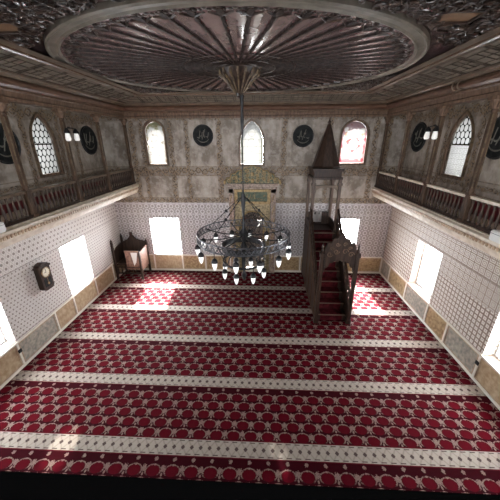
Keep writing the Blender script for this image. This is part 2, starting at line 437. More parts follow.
# window panes
def pane_clear():
    m = bpy.data.materials.new('clear_glass'); m.use_nodes = True; nt = m.node_tree; nt.nodes.clear()
    o = nt.nodes.new('ShaderNodeOutputMaterial'); a = nt.nodes.new('ShaderNodeBsdfTransparent'); g = nt.nodes.new('ShaderNodeBsdfGlossy')
    a.inputs[0].default_value = (.93, .94, .95, 1); g.inputs['Roughness'].default_value = .05
    x = nt.nodes.new('ShaderNodeMixShader'); x.inputs[0].default_value = .05
    nt.links.new(a.outputs[0], x.inputs[1]); nt.links.new(g.outputs[0], x.inputs[2]); nt.links.new(x.outputs[0], o.inputs[0])
    return m
def pane_pattern(name, style):
    m = bpy.data.materials.new(name); m.use_nodes = True; nt = m.node_tree; nt.nodes.clear()
    o = nt.nodes.new('ShaderNodeOutputMaterial')
    P, x, y, z = pos(nt, 'obj')
    def discs(p, q, r):
        k = fl(z/q); uu = (fr(x/p+pmod(k, 2)*.5)-.5)*p; vv = (fr(z/q)-.5)*q
        return lt(sq(uu*uu+vv*vv*.62), r, .006)
    clear = None
    white = (.92, .92, .90)
    if style == 'lattice':
        f = discs(.128, .128, .054); col = mixc(nt, f, (.002, .0015, .001), white)
        col = mixc(nt, ring(z, .62, .012, .003), col, (.02, .015, .01))
    elif style == 'half':
        f = discs(.13, .125, .054)
        gx = ab(fr(x/.11)-.5)*.11; gz = ab(fr(z/.11)-.5)*.11
        gr = mx(gt(gx, .05, .003), gt(gz, .05, .003))
        low = mixc(nt, mx(gr, ring(sq(gx*gx+gz*gz), .03, .004, .003))*.5, white, (.05, .04, .03))
        col = mixc(nt, gt(z, .62, .004), low, mixc(nt, f, (.003, .002, .0015), white))
        col = mixc(nt, ring(z, .62, .014, .003), col, (.05, .035, .02))
    elif style == 'white2':
        d = sq(x*x+(z-.55)*(z-.55)*.6)
        lines = mx(mx(ring(d, .14, .008, .005), ring(ab(x), .24, .007, .004)), mx(ring(fr(z/.2)-.5, 0, .035, .02), ring(sq(x*x+(z-.88)*(z-.88)), .1, .008, .005)))
        col = mixc(nt, lines*.55, white, (.42, .45, .36))
        col = mixc(nt, ring(ab(x), .3, .02, .01)*.7, col, (.35, .36, .22))
        clear = band(z, .56, .68)*lt(ab(x-.12), .03)
    elif style == 'white':
        n = noise(nt, P, 9, 2)
        col = mixc(nt, gt(z + n*.5, 1.27, .05)*.7, white, (.40, .38, .16))
        col = mixc(nt, gt(ab(x)+n*.16, .33, .03)*.6, col, (.5, .33, .12))
        n2 = noise(nt, P, 14, 2)
        col = mixc(nt, gt(n2, .63, .03)*.6, col, (.4, .3, .18))
        clear = band(z, .54, .66)*lt(ab(x+.2), .03)
    else:
        d = sq(x*x+(z-.52)*(z-.52))
        n = noise(nt, P, 8, 2)
        n3 = noise(nt, P, 11, 3)
        col = mixc(nt, ring(d + (n-.5)*.16, .17, .028, .02)*gt(n3, .46, .05)*.8, white, (.70, .25, .28))
        col = mixc(nt, gt(n3, .62, .03)*.6, col, (.72, .45, .3))
        col = mixc(nt, gt(ab(x)+n*.2, .41, .04)*.75, col, (.62, .12, .2))
        col = mixc(nt, lt(z + n*.2, .2, .04)*.6, col, (.72, .2, .25))
        col = mixc(nt, gt(z + n*.3, 1.08, .05)*.7, col, (.35, .2, .22))
    tr = nt.nodes.new('ShaderNodeBsdfTranslucent'); nt.links.new(mixc(nt, {'lattice': .76, 'half': .74, 'rose': .82}.get(style, .86), col, (0, 0, 0)).o, tr.inputs[0])
    df = nt.nodes.new('ShaderNodeBsdfDiffuse'); nt.links.new(col.o, df.inputs[0])
    mxs = nt.nodes.new('ShaderNodeMixShader'); mxs.inputs[0].default_value = .12
    nt.links.new(tr.outputs[0], mxs.inputs[1]); nt.links.new(df.outputs[0], mxs.inputs[2])
    out = mxs
    if clear is not None:
        ta = nt.nodes.new('ShaderNodeBsdfTransparent'); m2 = nt.nodes.new('ShaderNodeMixShader')
        nt.links.new(clear.o, m2.inputs[0]); nt.links.new(mxs.outputs[0], m2.inputs[1]); nt.links.new(ta.outputs[0], m2.inputs[2]); out = m2
    nt.links.new(out.outputs[0], o.inputs[0])
    return m
PANE = {'clear': pane_clear()}
for s in ('lattice', 'half', 'white', 'white2', 'rose'): PANE[s] = pane_pattern('pane_'+s, s)
def ring_prism(bm, outer, inner, a, b):
    n = len(outer); vs = [[bm.verts.new((p, t, q)) for p, q in pts] for pts in (outer, inner) for t in (a, b)]
    o0, o1, i0, i1 = vs
    for i in range(n):
        j = (i+1) % n
        for q in ((o0[i], o0[j], o1[j], o1[i]), (i0[i], i1[i], i1[j], i0[j]), (o0[i], i0[i], i0[j], o0[j]), (o1[i], o1[j], i1[j], i1[i])):
            bm.faces.new(q)
def scaled(w, h, kind, d):      # outline grown by d
    return [(p, q-d) for p, q in arch_pts(w+2*d, h+2*d, kind)]
for i, (s, u, z, w, h, k, st) in enumerate(WIN):
    ws, r = SIDE[s]
    loc = (u, ws, z) if s in ('back', 'rear') else (ws, u, z)
    bm = B()
    if k == 'rect':
        ring_prism(bm, scaled(w, h, k, 0), scaled(w, h, k, -.04), .2, .27)
        fr_ = struct('window_%d' % (i+1), bm, M['white'], None, loc, r)
    else:
        ring_prism(bm, scaled(w, h, k, .05), scaled(w, h, k, 0), -.025, .03)
        fr_ = struct('window_%d' % (i+1), bm, M['mid_wood'], None, loc, r)
        bm = B(); ring_prism(bm, scaled(w, h, k, .065), scaled(w, h, k, .045), -.04, .0)
        obj('gilt_edge', bm, M['dark_gilt'], fr_)
    bm = B(); d_ = .22 if k == 'rect' else .05; prism(bm, scaled(w, h, k, -.002), d_, d_+.006, 'y'); obj('pane', bm, PANE[st], fr_)
    if k == 'rect':
        bm = B(); box(bm, -.012, .012, .205, .245, .04, h-.04); box(bm, -w/2+.04, w/2-.04, .205, .245, h*.64-.012, h*.64+.012)
        obj('mullion', bm, M['white'], fr_)

# dado panelling (baseboards with marbled panels)
def dado(name, side, z1, cuts, kinds):
    w, r = SIDE[side]
    root = None
    d = .03
    bm = B()
    def bx(u0, u1, z0, za, dd):
        if side == 'back': box(bm, u0, u1, YB-dd, YB, z0, za)
        elif side == 'left': box(bm, XL, XL+dd, u0, u1, z0, za)
        else: box(bm, XR-dd, XR, u0, u1, z0, za)
    a, b = cuts[0][0], cuts[-1][1]
    bits = []
    segs = []
    for c0, c1 in cuts:
        if segs and abs(segs[-1][1]-c0) < 1e-6: segs[-1][1] = c1
        else: segs.append([c0, c1])
    for c0, c1 in segs:
        bx(c0, c1, .012, .07, d); bx(c0, c1, z1-.035, z1, d)
    eps = set()
    for c0, c1 in cuts: eps.update((c0, c1))
    for e in eps: bx(e-.022, e+.022, .07, z1-.035, d)
    root = struct(name, bm, M['cream'])
    for (c0, c1), k in zip(cuts, kinds):
        bm = B(); bx(c0+.022, c1-.022, .07, z1-.035, .014); obj('panel', bm, M['marble_'+k], root)
        bm = B()
        bx(c0+.04, c1-.04, .085, .1, .02); bx(c0+.04, c1-.04, z1-.065, z1-.05, .02)
        bx(c0+.04, c0+.055, .1, z1-.065, .02); bx(c1-.055, c1-.04, .1, z1-.065, .02)
        obj('panel_moulding', bm, M['ledge_brown'], root)
dado('baseboard_left', 'left', .60, [(2.3, 3.2), (3.2, 4.15), (4.15, 5.22), (5.22, 5.9), (5.9, 6.88), (6.88, 7.86), (7.86, 8.69)],
     ['tan', 'tan', 'grey', 'tan', 'tan', 'tan', 'tan'])
dado('baseboard_right', 'right', .60, [(2.3, 3.2), (3.2, 4.18), (4.18, 5.15), (5.15, 5.92), (5.92, 7.0), (7.0, 8.05), (8.05, 8.69)],
     ['brown', 'tan', 'grey', 'brown', 'grey', 'brown', 'grey'])
dado('baseboard_back', 'back', .62, [(XL+.03, -3.76), (-3.76, -2.76), (-2.76, -1.95), (-1.95, -1.07), (.45, 1.33), (1.33, 2.33), (2.33, 3.16), (3.16, XR-.03)],
     ['tan', 'tan', 'brown', 'brown', 'brown', 'brown', 'brown', 'brown'])

# ------------------------------------------------------------------ galleries
def slab(name, x0, x1, front, sgn, dz):
    """x0..x1 the slab, front the inner face, sgn +1: room lies on +x side"""
    bm = B()
    f = front
    prof = [(f, 2.995), (f+sgn*.075, 2.97), (f+sgn*.075, 2.93), (f+sgn*.03, 2.89), (f+sgn*.045, 2.83), (f, 2.77), (f-sgn*.02, 2.72)]
    pts = [(p, q+dz) for p, q in [((XL if sgn > 0 else XR), 2.995)] + prof + [((XL if sgn > 0 else XR), 2.72)]]
    v0 = [bm.verts.new((p, .69, q)) for p, q in pts]; v1 = [bm.verts.new((p, YB, q)) for p, q in pts]
    n = len(pts); bm.faces.new(v0); bm.faces.new(v1[::-1])
    for i in range(n): bm.faces.new((v0[i], v1[i], v1[(i+1) % n], v0[(i+1) % n]))
    o = struct(name, bm, M['ledge_cream'])
    bm = B()
    n = 90
    for i in range(n):        # dentil pattern along the moulding
        y = 2.4+i*.07
        if y > YB-.05: break
        x = f+sgn*.052
        prism(bm, [(x-sgn*.03, 2.84+dz), (x-sgn*.004, 2.845+dz), (x+sgn*.018, 2.905+dz), (x-sgn*.03, 2.90+dz)], y, y+.035, 'y')
    obj('dentil_band', bm, M['ledge_brown'], o)
    bm = B(); a, b = sorted((f+sgn*.03, f-sgn*.17)); box(bm, a, b, 1.0, YB, 2.995+dz, 3.012+dz); obj('sill_board', bm, M['ledge_cream'], o)
    return o
slab('trim_1', XL, GL, GL+.06, 1, .035)
slab('trim_2', GR, XR, GR-.06, -1, -.05)
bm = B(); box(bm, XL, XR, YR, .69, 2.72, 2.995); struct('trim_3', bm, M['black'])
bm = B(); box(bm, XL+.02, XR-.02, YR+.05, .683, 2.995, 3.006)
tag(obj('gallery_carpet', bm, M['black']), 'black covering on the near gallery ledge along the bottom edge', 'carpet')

LC = [8.655, 7.23, 5.95, 4.60, 3.30]
RC = [8.655, 7.44, 6.10, 4.79, 3.42]
def column_proto(sgn):
    t = thing('gallery_column', '', 'column', (0, 0, ZG+.012))
    bm = B(); box(bm, -.045, .045, -.045, .045, 0, .49); box(bm, -.055, .055, -.055, .055, .45, .48); box(bm, -.06, .06, -.06, .06, 0, .06)
    obj('pedestal', bm, M['column_wood'], t)
    bm = B(); lathe(bm, [(.045, .49), (.052, .53), (.04, .57), (.042, .9), (.044, 1.3), (.038, 1.66), (.05, 1.68), (.05, 1.70), (.04, 1.72)], seg=8)
    obj('shaft', bm, M['column_wood'], t)
    bm = B()
    for a in range(4):
        x, y = .04*math.cos(PI/4+a*PI/2), .04*math.sin(PI/4+a*PI/2)
        box(bm, x-.008, x+.008, y-.008, y+.008, .57, 1.66)
    obj('gilt_strip', bm, M['dark_gilt'], t)
    bm = B(); lathe(bm, [(.04, 1.72), (.06, 1.77), (.085, 1.82), (.09, 1.84)], seg=8); box(bm, -.09, .09, -.09, .09, 1.84, 1.888)
    for s in (-1, 1):
        prism(bm, [(s*.05, 1.74), (s*.07, 1.74), (s*.10, 1.82), (s*.15, 1.86), (s*.15, 1.888), (s*.06, 1.888)], -.03, .03, 'x')
    obj('capital', bm, M['mid_wood'], t)
    return t
ordn = ['at the back wall', 'nearest but one to the back wall', 'carrying the twin lamp', 'just on the near side of the twin lamp', 'at the edge of the picture']
proto = column_proto(1)
first = True
for side, X0, ys in (('left', GL, LC), ('right', GR, RC)):
    for j, y in enumerate(ys):
        c = proto if first else dup(proto); first = False
        dz = .035 if side == 'left' else -.05; c.location = (X0, y, ZG+.012+dz); c.scale = (1, 1, (4.90-ZG-.012-dz)/1.888)
        tag(c, 'slender brown wooden %s gallery column %s' % (side, ordn[j]), 'column', 'gallery columns on the %s' % side)
# balustrades
bprof = [(r_, .05+(z_-.06)*.755) for r_, z_ in [(.026, .06), (.026, .10), (.016, .12), (.024, .20), (.029, .26), (.02, .34), (.013, .42), (.02, .47), (.016, .49), (.024, .52), (.024, .55)]]
bmesh_b = B(); lathe(bmesh_b, bprof, seg=8)
proto_b = obj('baluster', bmesh_b, M['baluster_wood'], smooth=True)
baydesc = ['next to the back wall', 'second from the back wall', 'third from the back wall', 'nearest the camera']
first = True
for side, X0, ys in (('left', GL, LC), ('right', GR, RC)):
    for j in range(len(ys)-1):
        y1, y0 = ys[j]-.061, ys[j+1]+.061
        L = y1-y0
        t = thing('balustrade', 'turned brown %s gallery balustrade bay %s' % (side, baydesc[j]), 'balustrade', (X0, y0, ZG+.012+(.035 if side == 'left' else -.05)), 0, 'balustrade bays of the %s gallery' % side)
        bm = B(); box(bm, -.03, .03, 0, L, .42, .45); box(bm, -.04, .04, 0, L, .45, .468); obj('top_rail', bm, M['ledge_cream'] if side == 'right' else M['cornice_tan'], t)
        bm = B(); box(bm, -.045, .045, 0, L, 0, .05); obj('bottom_rail', bm, M['dark_wood'], t)
        n = max(6, round(L/.112))
        for k in range(n):
            b_ = proto_b if first else proto_b.copy()
            if not first: C.objects.link(b_)
            first = False
            b_.parent = t; b_.location = (0, L*(k+.5)/n, 0)

# ------------------------------------------------------------------ cornice and ceiling frame
RX0, RX1, RY0, RY1 = GL-.05, GR+.05, 1.30, YB
def loop(name, prof, mat, parent=None, smooth=False):
    bm = B(); rings = []
    for d, z in prof:
        rings.append([bm.verts.new(p) for p in ((RX0+d, RY0+d, z), (RX1-d, RY0+d, z), (RX1-d, RY1-d, z), (RX0+d, RY1-d, z))])
    for a, b in zip(rings, rings[1:]):
        for i in range(4): bm.faces.new((a[i], a[(i+1) % 4], b[(i+1) % 4], b[i]))
    a, b = rings[-1], rings[0]
    for i in range(4): bm.faces.new((a[i], a[(i+1) % 4], b[(i+1) % 4], b[i]))
    return obj(name, bm, mat, parent)
corn = loop('trim_4', [(-.07, 4.90), (.10, 4.90), (.11, 4.95), (.08, 4.97), (.10, 5.04), (.13, 5.06), (.13, 5.08), (.10, 5.09), (-.07, 5.12)], M['mid_wood']); corn['kind'] = 'structure'
loop('cornice_roll', [(.08, 5.08), (.15, 5.09), (.19, 5.12), (.205, 5.16), (.19, 5.20), (.15, 5.23), (.08, 5.24)], M['cornice_red'], corn)
loop('cornice_fillet', [(.08, 5.22), (.22, 5.22), (.24, 5.25), (.30, 5.26), (.31, 5.29), (.08, 5.32)], M['cornice_tan'], corn)
cove = loop('cove_board', [(.30, 5.285), (.82, 5.40), (.82, 5.42), (.25, 5.42)], M['fret'], corn)
# fretwork bars on the cove
bm = B()
def cove_z(d): return 5.285+(d-.30)/(.52)*.115-.008
def bar(p, q, w=.011):
    tube(bm, [p, q], w, 4)
for side in range(4):
    if side in (0, 1):
        L0, L1 = RY0+.3, RY1-.3
    else:
        L0, L1 = RX0+.3, RX1-.3
    def P3(l, d):
        if side == 0: return (RX0+d, l, cove_z(d))
        if side == 1: return (RX1-d, l, cove_z(d))
        if side == 2: return (l, RY1-d, cove_z(d))
        return (l, RY0+d, cove_z(d))
    for d in (.315, .42, .56, .70, .80):
        bar(P3(L0+(d-.3), d), P3(L1-(d-.3), d), .011 if d in (.315, .80) else .006)
    n = int((L1-L0)/.5)
    for k in range(n+1):
        l = L0+(L1-L0)*k/n
        for off in (0, .05):
            l2 = min(max(l+off, L0+.5), L1-.5)
            if L0+.1 < l+off < L1-.1:
                dd = min(.80, .3+min(l+off-L0, L1-l-off))
                bar(P3(l+off, .315), P3(l+off, dd), .010)
        for q in range(2):
            lm = l+.18+.13*q
            if L0+.55 < lm < L1-.55: bar(P3(lm, .40), P3(lm, .70), .007)
obj('fretwork', bm, M['fret_bar'], corn)
loop('ceiling_frame', [(.80, 5.39), (.84, 5.365), (.90, 5.365), (.93, 5.385), (.99, 5.385), (1.05, 5.40), (1.07, 5.405), (1.07, 5.415), (.80, 5.425)], M['cornice_tan'], corn)
loop('frame_bead', [(.955, 5.365), (.985, 5.365), (.985, 5.39), (.955, 5.39)], M['mid_wood'], corn)
# clamps on the roll moulding (pale bracket)
t = thing('cornice_bracket', 'pale carved bracket on the right cornice moulding', 'bracket', (RX1-.2, 5.55, 5.16))
bm = B(); torus(bm, .07, .014, (0, -.05, 0), 14, 6, axis='y'); torus(bm, .07, .014, (0, .09, 0), 14, 6, axis='y'); box(bm, -.012, .012, -.06, .10, -.085, -.06)
obj('bracket_ring', bm, M['cornice_tan'], t)

# ------------------------------------------------------------------ ceiling rosette
EX, EY, EA, EB = -.42, 5.50, 2.68, 2.37
ros = thing('ceiling_rosette', 'huge oval wooden ceiling rosette of dark radiating ribs around a carved boss', 'ceiling rosette', (EX, EY, 5.46))
def ell(a, f=1.0, da=0.0): return ((EA*f+da)*math.cos(a), (EB*f+da)*math.sin(a))
bm = B()
n = 224; rings = []
for f, z in ((.02, .0), (.30, .002), (.6, .004), (.85, .002), (1.0, .0)):
    rings.append([bm.verts.new((*ell(2*PI*i/n, f), z - .013*f*abs(math.sin(PI*i/4)))) for i in range(n)])
top = [bm.verts.new((v.co.x, v.co.y, .045)) for v in rings[-1]]
for a, b in list(zip(rings, rings[1:]))+[(rings[-1], top)]:
    for i in range(n): bm.faces.new((a[i], a[(i+1) % n], b[(i+1) % n], b[i]))
bm.faces.new(rings[0])
obj('fluted_disc', bm, M['ceiling_wood'], ros)
bm = B(); rings = []
for da, z in ((0, .04), (0, -.02), (.03, -.032), (.05, -.012), (.12, -.010), (.15, -.030), (.17, -.015), (.17, .04)):
    rings.append([bm.verts.new((*ell(2*PI*i/n, 1, da), z)) for i in range(n)])
for a, b in zip(rings, rings[1:]):
    for i in range(n): bm.faces.new((a[i], a[(i+1) % n], b[(i+1) % n], b[i]))
obj('oval_rim', bm, M['rim'], ros)
NR = 56
for k in range(NR):
    a = 2*PI*k/NR
    c = Vector((*ell(a), 0)); d = c.normalized(); s = Vector((-d.y, d.x, 0)); L = c.length
    bm = B(); sec = []
    m_ = 26
    for i in range(m_+1):
        f = .11+.87*i/m_
        w = (.007+.013*f)*(1.6 if i % 2 else .8); h = .010+.010*f
        if f > .93: w *= 1.9
        p = d*(L*f); z = -.004
        sec.append([bm.verts.new(p+s*w+Vector((0, 0, z+.02))), bm.verts.new(p+s*w*.7+Vector((0, 0, z-h))), bm.verts.new(p-s*w*.7+Vector((0, 0, z-h))), bm.verts.new(p-s*w+Vector((0, 0, z+.02)))])
    for u, v in zip(sec, sec[1:]):
        for i in range(4): bm.faces.new((u[i], u[(i+1) % 4], v[(i+1) % 4], v[i]))
    bm.faces.new(sec[0]); bm.faces.new(sec[-1][::-1])
    r = obj('rib', bm, M['rib_wood'], ros)
bm = B()
for k in range(NR):             # shell ornaments along the rim
    for off in (0, .5):
        a = 2*PI*(k+off)/NR
        c = Vector((*ell(a, .965), -.01)); d = c.normalized(); s = Vector((-d.y, d.x, 0))
        for q in (-1, 0, 1):
            ball(bm, c+s*q*.045+d*(.03 if q == 0 else 0), .03, 1, 1, .35)
    a = 2*PI*(k+.0)/NR
    p0, p1, p2 = (Vector((*ell(a-.05, .945), -.01)), Vector((*ell(a, .91), -.015)), Vector((*ell(a+.05, .945), -.01)))
    tube(bm, [p0, (p0+p1)/2, p1, (p1+p2)/2, p2], .014, 5)
sh = obj('shell_border', bm, M['carving'], ros)
bm = B()
for R_, r_ in ((.36, .03), (.62, .010), (.95, .009)): torus(bm, R_, r_, (0, 0, -.012), 56, 6, 1, EB/EA)
obj('ring_moulding', bm, M['carving'], ros)
bm = B(); lathe(bm, [(.34, .02), (.36, -.04), (.33, -.10), (.29, -.14), (.25, -.16), (.2, -.22), (.13, -.31), (.075, -.38), (.05, -.43), (.06, -.45), (.03, -.47)], seg=20)
boss = obj('carved_boss', bm, M['carving'], ros, smooth=True)
bm = B()
for k in range(16):
    a = 2*PI*k/16
    pts = [(r_*math.cos(a), r_*math.sin(a), z_) for r_, z_ in ((.345, -.05), (.335, -.11), (.27, -.165), (.21, -.23), (.14, -.32), (.08, -.39))]
    tube(bm, pts, [.02, .028, .02, .018, .013, .008], 5)
obj('boss_leaf', bm, M['dark_gilt'], boss)

# carved spandrels in the four corners of the frame
FX0, FX1, FY0, FY1 = RX0+1.02, RX1-1.02, RY0+1.02, RY1-1.02
def spiral(bm, cx, cy, z, R, turns, a0, sgn, r):
    pts = []; rs = []
    n_ = int(12*turns)
    for i in range(n_+1):
        t_ = i/n_; rad = R*(1-.86*t_); a = a0+sgn*2*PI*turns*t_
        pts.append((cx+rad*math.cos(a), cy+rad*math.sin(a), z-.025*math.sin(PI*t_))); rs.append(r*(1-.5*t_))
    tube(bm, pts, rs, 5)
for nm, sx, sy, lab in (('near left', -1, -1, 'top left corner'), ('near right', 1, -1, 'top right corner'), ('far left', -1, 1, 'far left corner'), ('far right', 1, 1, 'far right corner')):
    cx = FX0 if sx < 0 else FX1; cy = FY0 if sy < 0 else FY1
    t = thing('carved_spandrel', 'dark carved scrollwork in the %s of the ceiling beside the oval rosette' % lab, 'carving', (cx, cy, 5.495), 0, 'corner carvings of the ceiling')
    bm = B()
    rnd = random.Random(11+sx*3+sy)
    cnt = 0
    px0, px1 = (.06, .48) if sx < 0 else (.42, .80)
    for tr in range(2600):
        lx = rnd.uniform(0.03, 2.3); ly = rnd.uniform(.03, 2.0)
        gx, gy = cx-sx*lx, cy-sy*ly
        e = math.hypot((gx-EX)/(EA+.32), (gy-EY)/(EB+.32))
        if e < 1.0: continue
        if sy < 0 and (px0-.04 < lx < px1+.04 and 1.0 < ly < 1.36): continue     # leave the cartouche panel free
        cnt += 1
        if cnt > 330: break
        R = rnd.uniform(.06, .13)
        spiral(bm, -sx*lx, -sy*ly, -.02-rnd.random()*.04, R, rnd.uniform(1.0, 1.7), rnd.random()*6.3, rnd.choice((-1, 1)), rnd.uniform(.011, .019))
        ball(bm, (-sx*lx+rnd.uniform(-.08, .08), -sy*ly+rnd.uniform(-.08, .08), -.05), rnd.uniform(.014, .026), rnd.uniform(.8, 1.8), rnd.uniform(.8, 1.8), .8)
    obj('scrollwork', bm, M['carving'], t, smooth=True)
    if sy < 0:
        bm = B(); x0, x1 = sorted((-sx*px0, -sx*px1)); box(bm, x0, x1, 1.05, 1.31, -.05, -.005)
        cp = obj('cartouche_panel', bm, M['panel_tan'], t)
        bm = B()
        for q in ((x0, x1, 1.02, 1.05), (x0, x1, 1.31, 1.34), (x0-.03, x0, 1.02, 1.34), (x1, x1+.03, 1.02, 1.34)): box(bm, *q, -.07, -.005)
        obj('cartouche_frame', bm, M['carving'], cp)

# ------------------------------------------------------------------ chandelier
CX, CY, CZ = -.38, 5.45, 2.58
ch = thing('chandelier', 'large black iron ring chandelier with hanging white lamps in the middle of the hall', 'chandelier', (CX, CY, 1.29)); ch.scale = (1.08, 1.08, 1.08)
def cz(z): return z-1.5
bm = B(); lathe(bm, [(.03, cz(1.62)), (.06, cz(1.72)), (.025, cz(1.8)), (.03, cz(2.2)), (.07, cz(2.35)), (.03, cz(2.45)), (.09, cz(2.58)), (.10, cz(2.62)), (.03, cz(2.72)), (.022, cz(3.0)), (.05, cz(3.3)), (.02, cz(3.4)), (.010, cz(3.5)), (.010, cz(4.3)), (.02, cz(4.45)), (.03, cz(4.6)), (.022, cz(4.75)), (.035, cz(4.97))], seg=10)
obj('centre_rod', bm, M['black_iron'], ch, smooth=True)
def hoop(bm, R, z0, z1, th=.012, n_=64):
    rr = [[bm.verts.new((r*math.cos(2*PI*i/n_), r*math.sin(2*PI*i/n_), z)) for i in range(n_)] for r, z in ((R, z0), (R, z1), (R-th, z1), (R-th, z0))]
    for a, b in ((0, 1), (1, 2), (2, 3), (3, 0)):
        for i in range(n_): bm.faces.new((rr[a][i], rr[a][(i+1) % n_], rr[b][(i+1) % n_], rr[b][i]))
bm = B(); R0 = .90
hoop(bm, R0, cz(2.505), cz(2.522), .022); hoop(bm, R0, cz(2.635), cz(2.652), .022)
for i in range(44):
    a = 2*PI*i/44
    p = lambda da, z: (R0*math.cos(a+da)-.01*math.cos(a), R0*math.sin(a+da)-.01*math.sin(a), cz(z))
    tube(bm, [p(-.07, 2.52), p(-.035, 2.58), p(0, 2.64)], .0075, 4); tube(bm, [p(.07, 2.52), p(.035, 2.58), p(0, 2.64)], .0075, 4)
    tube(bm, [p(-.03, 2.56), p(0, 2.54), p(.03, 2.56), p(0, 2.6), p(-.03, 2.56)], .006, 4)
obj('pierced_ring', bm, M['steel'], ch)
bm = B()
for i in range(8):
    a = 2*PI*(i+.5)/8
    pts = []
    for f in (0.06, .25, .5, .75, .97):
        pts.append((R0*f*math.cos(a), R0*f*math.sin(a), cz(2.60-.05*math.sin(PI*f))))
    tube(bm, pts, .012, 6)
    spiral(bm, .45*R0*math.cos(a), .45*R0*math.sin(a), cz(2.52), .06, 1.2, a, 1, .008)
obj('spoke', bm, M['black_iron'], ch)
for i in range(4):
    a = 2*PI*i/4+.9
    bm = B(); p0 = Vector((.05*math.cos(a), .05*math.sin(a), cz(3.32))); p1 = Vector(((R0-.02)*math.cos(a), (R0-.02)*math.sin(a), cz(2.65)))
    nl = 14
    for k in range(nl):
        q0 = p0.lerp(p1, k/nl); q1 = p0.lerp(p1, (k+.85)/nl)
        tube(bm, [q0, q1], .011 if k % 2 else .006, 5)
    tube(bm, [p0, p1], .0045, 4)
    ball(bm, p0.lerp(p1, .5), .03)
    obj('chain', bm, M['black_iron'], ch)
bm = B()
for i in range(8):
    a = 2*PI*i/8
    prism(bm, [(0.02, -.01), (.09, 0), (.02, .01)], -.006, .006, 'y', Matrix.Translation((0, 0, cz(3.3))) @ Matrix.Rotation(a, 4, 'Z'))
obj('star_collar', bm, M['black_iron'], ch)
# lower tier
R1 = .42
bm = B(); hoop(bm, R1, cz(2.30), cz(2.39), .012, 40); hoop(bm, R1+.012, cz(2.29), cz(2.305), .03, 40); hoop(bm, R1+.012, cz(2.385), cz(2.40), .03, 40); obj('inner_band', bm, M['black_iron'], ch)
bm = B(); hoop(bm, R1, cz(2.03), cz(2.07), .02, 40)
for i in range(8):
    a = 2*PI*i/8
    tube(bm, [(.03*math.cos(a), .03*math.sin(a), cz(2.22)), (.2*math.cos(a), .2*math.sin(a), cz(2.30)), (.36*math.cos(a), .36*math.sin(a), cz(2.2)), (R1*math.cos(a), R1*math.sin(a), cz(2.06))], .011, 5)
    tube(bm, [(R1*math.cos(a), R1*math.sin(a), cz(2.06)), (.5*math.cos(a), .5*math.sin(a), cz(2.3)), (.66*math.cos(a), .66*math.sin(a), cz(2.52))], .007, 5)
obj('lower_tier', bm, M['black_iron'], ch)
# lamp prototype: cap and hanger with a pointed white glass
bm = B(); lathe(bm, [(.007, .0), (.007, -.09), (.016, -.10), (.04, -.115), (.056, -.15), (.058, -.175), (.045, -.18)], seg=10)
lamp = obj('lamp_holder', bm, M['black_iron'], ch, smooth=True)
bm = B(); lathe(bm, [(.044, -.178), (.046, -.20), (.042, -.24), (.03, -.285), (.014, -.315), (.004, -.325)], seg=10)
obj('glass_bulb', bm, M['glass_lamp'], lamp, smooth=True)
spots = []
for i in range(14):
    a = 2*PI*i/14 - PI/2 - .08
    spots.append((R0*math.cos(a), R0*math.sin(a), cz(2.51)))
for i in range(8):
    a = 2*PI*(i+.5)/8 + .1
    spots.append((R1*math.cos(a), R1*math.sin(a), cz(2.035)))
for i, p in enumerate(spots):
    l = lamp if i == 0 else dup(lamp, ch)
    l.location = p

# ------------------------------------------------------------------ mihrab
mi = thing('mihrab', 'tall prayer niche with green and gold carved crest on the back wall', 'mihrab', (MX, YB, 0))
# niche recess
bm = B(); n_ = 16; cols = []
for i in range(n_+1):
    a = PI*i/n_
    cols.append([bm.verts.new((.37*math.cos(a), .37*math.sin(a), z)) for z in (.014, 1.82)])
for a, b in zip(cols, cols[1:]): bm.faces.new((a[0], b[0], b[1], a[1]))
prev = [c[1] for c in cols]
for j in range(1, 7):
    e = PI/2*j/6
    cur = [bm.verts.new((.37*math.cos(e)*math.cos(PI*i/n_), .37*math.cos(e)*math.sin(PI*i/n_), 1.82+.37*math.sin(e))) for i in range(n_+1)] if j < 6 else None
    if cur:
        for i in range(n_): bm.faces.new((prev[i], prev[i+1], cur[i+1], cur[i]))
        prev = cur
    else:
        v = bm.verts.new((0, 0, 2.19))
        for i in range(n_): bm.faces.new((prev[i], prev[i+1], v))
obj('niche', bm, M['niche'], mi, smooth=True)
bm = B()
for j in range(4):
    zz = 1.72+j*.11; rr = math.sqrt(max(.37**2-max(0, zz-1.82)**2, .01))-.03
    for i in range(9-j):
        a = PI*(i+.5)/(9-j); ball(bm, (rr*math.cos(a), rr*math.sin(a), zz), .045, 1, 1, 1.2)
obj('muqarnas', bm, M['niche'], mi, smooth=True)
# field plate with arched hole
hole = [(.35, 0), (.35, 1.82)] + [(.35*math.cos(PI*i/14), 1.82+.35*math.sin(PI*i/14)) for i in range(1, 14)] + [(-.35, 1.82), (-.35, 0)]
plate_ = [(.57, 0), (.57, 2.42), (-.57, 2.42), (-.57, 0)]
bm = B()
prism(bm, [(.35, .014), (.57, .014), (.57, 1.82), (.35, 1.82)], -.05, -.002); prism(bm, [(-.35, .014), (-.57, .014), (-.57, 1.82), (-.35, 1.82)], -.05, -.002)
arc = [(.35*math.cos(PI*i/14), 1.82+.35*math.sin(PI*i/14)) for i in range(15)]
for (a, b) in zip(arc, arc[1:]):
    prism(bm, [a, (a[0]*1.628 if abs(a[0]) > .3499 else a[0]*1.62, 2.42 if abs(a[0]) < .3499 else 1.82), (b[0]*1.62, 2.42), b] if abs(a[0]) < .3499 else [a, (.57, 1.82), (.57, 2.42), (b[0]*1.62, 2.42), b], -.05, -.002) if abs(b[0]) < .3499 else prism(bm, [a, (a[0]*1.62, 2.42), (-.57, 2.42), (-.57, 1.82), b], -.05, -.002)
obj('spandrel_field', bm, M['mihrab_tan'], mi)
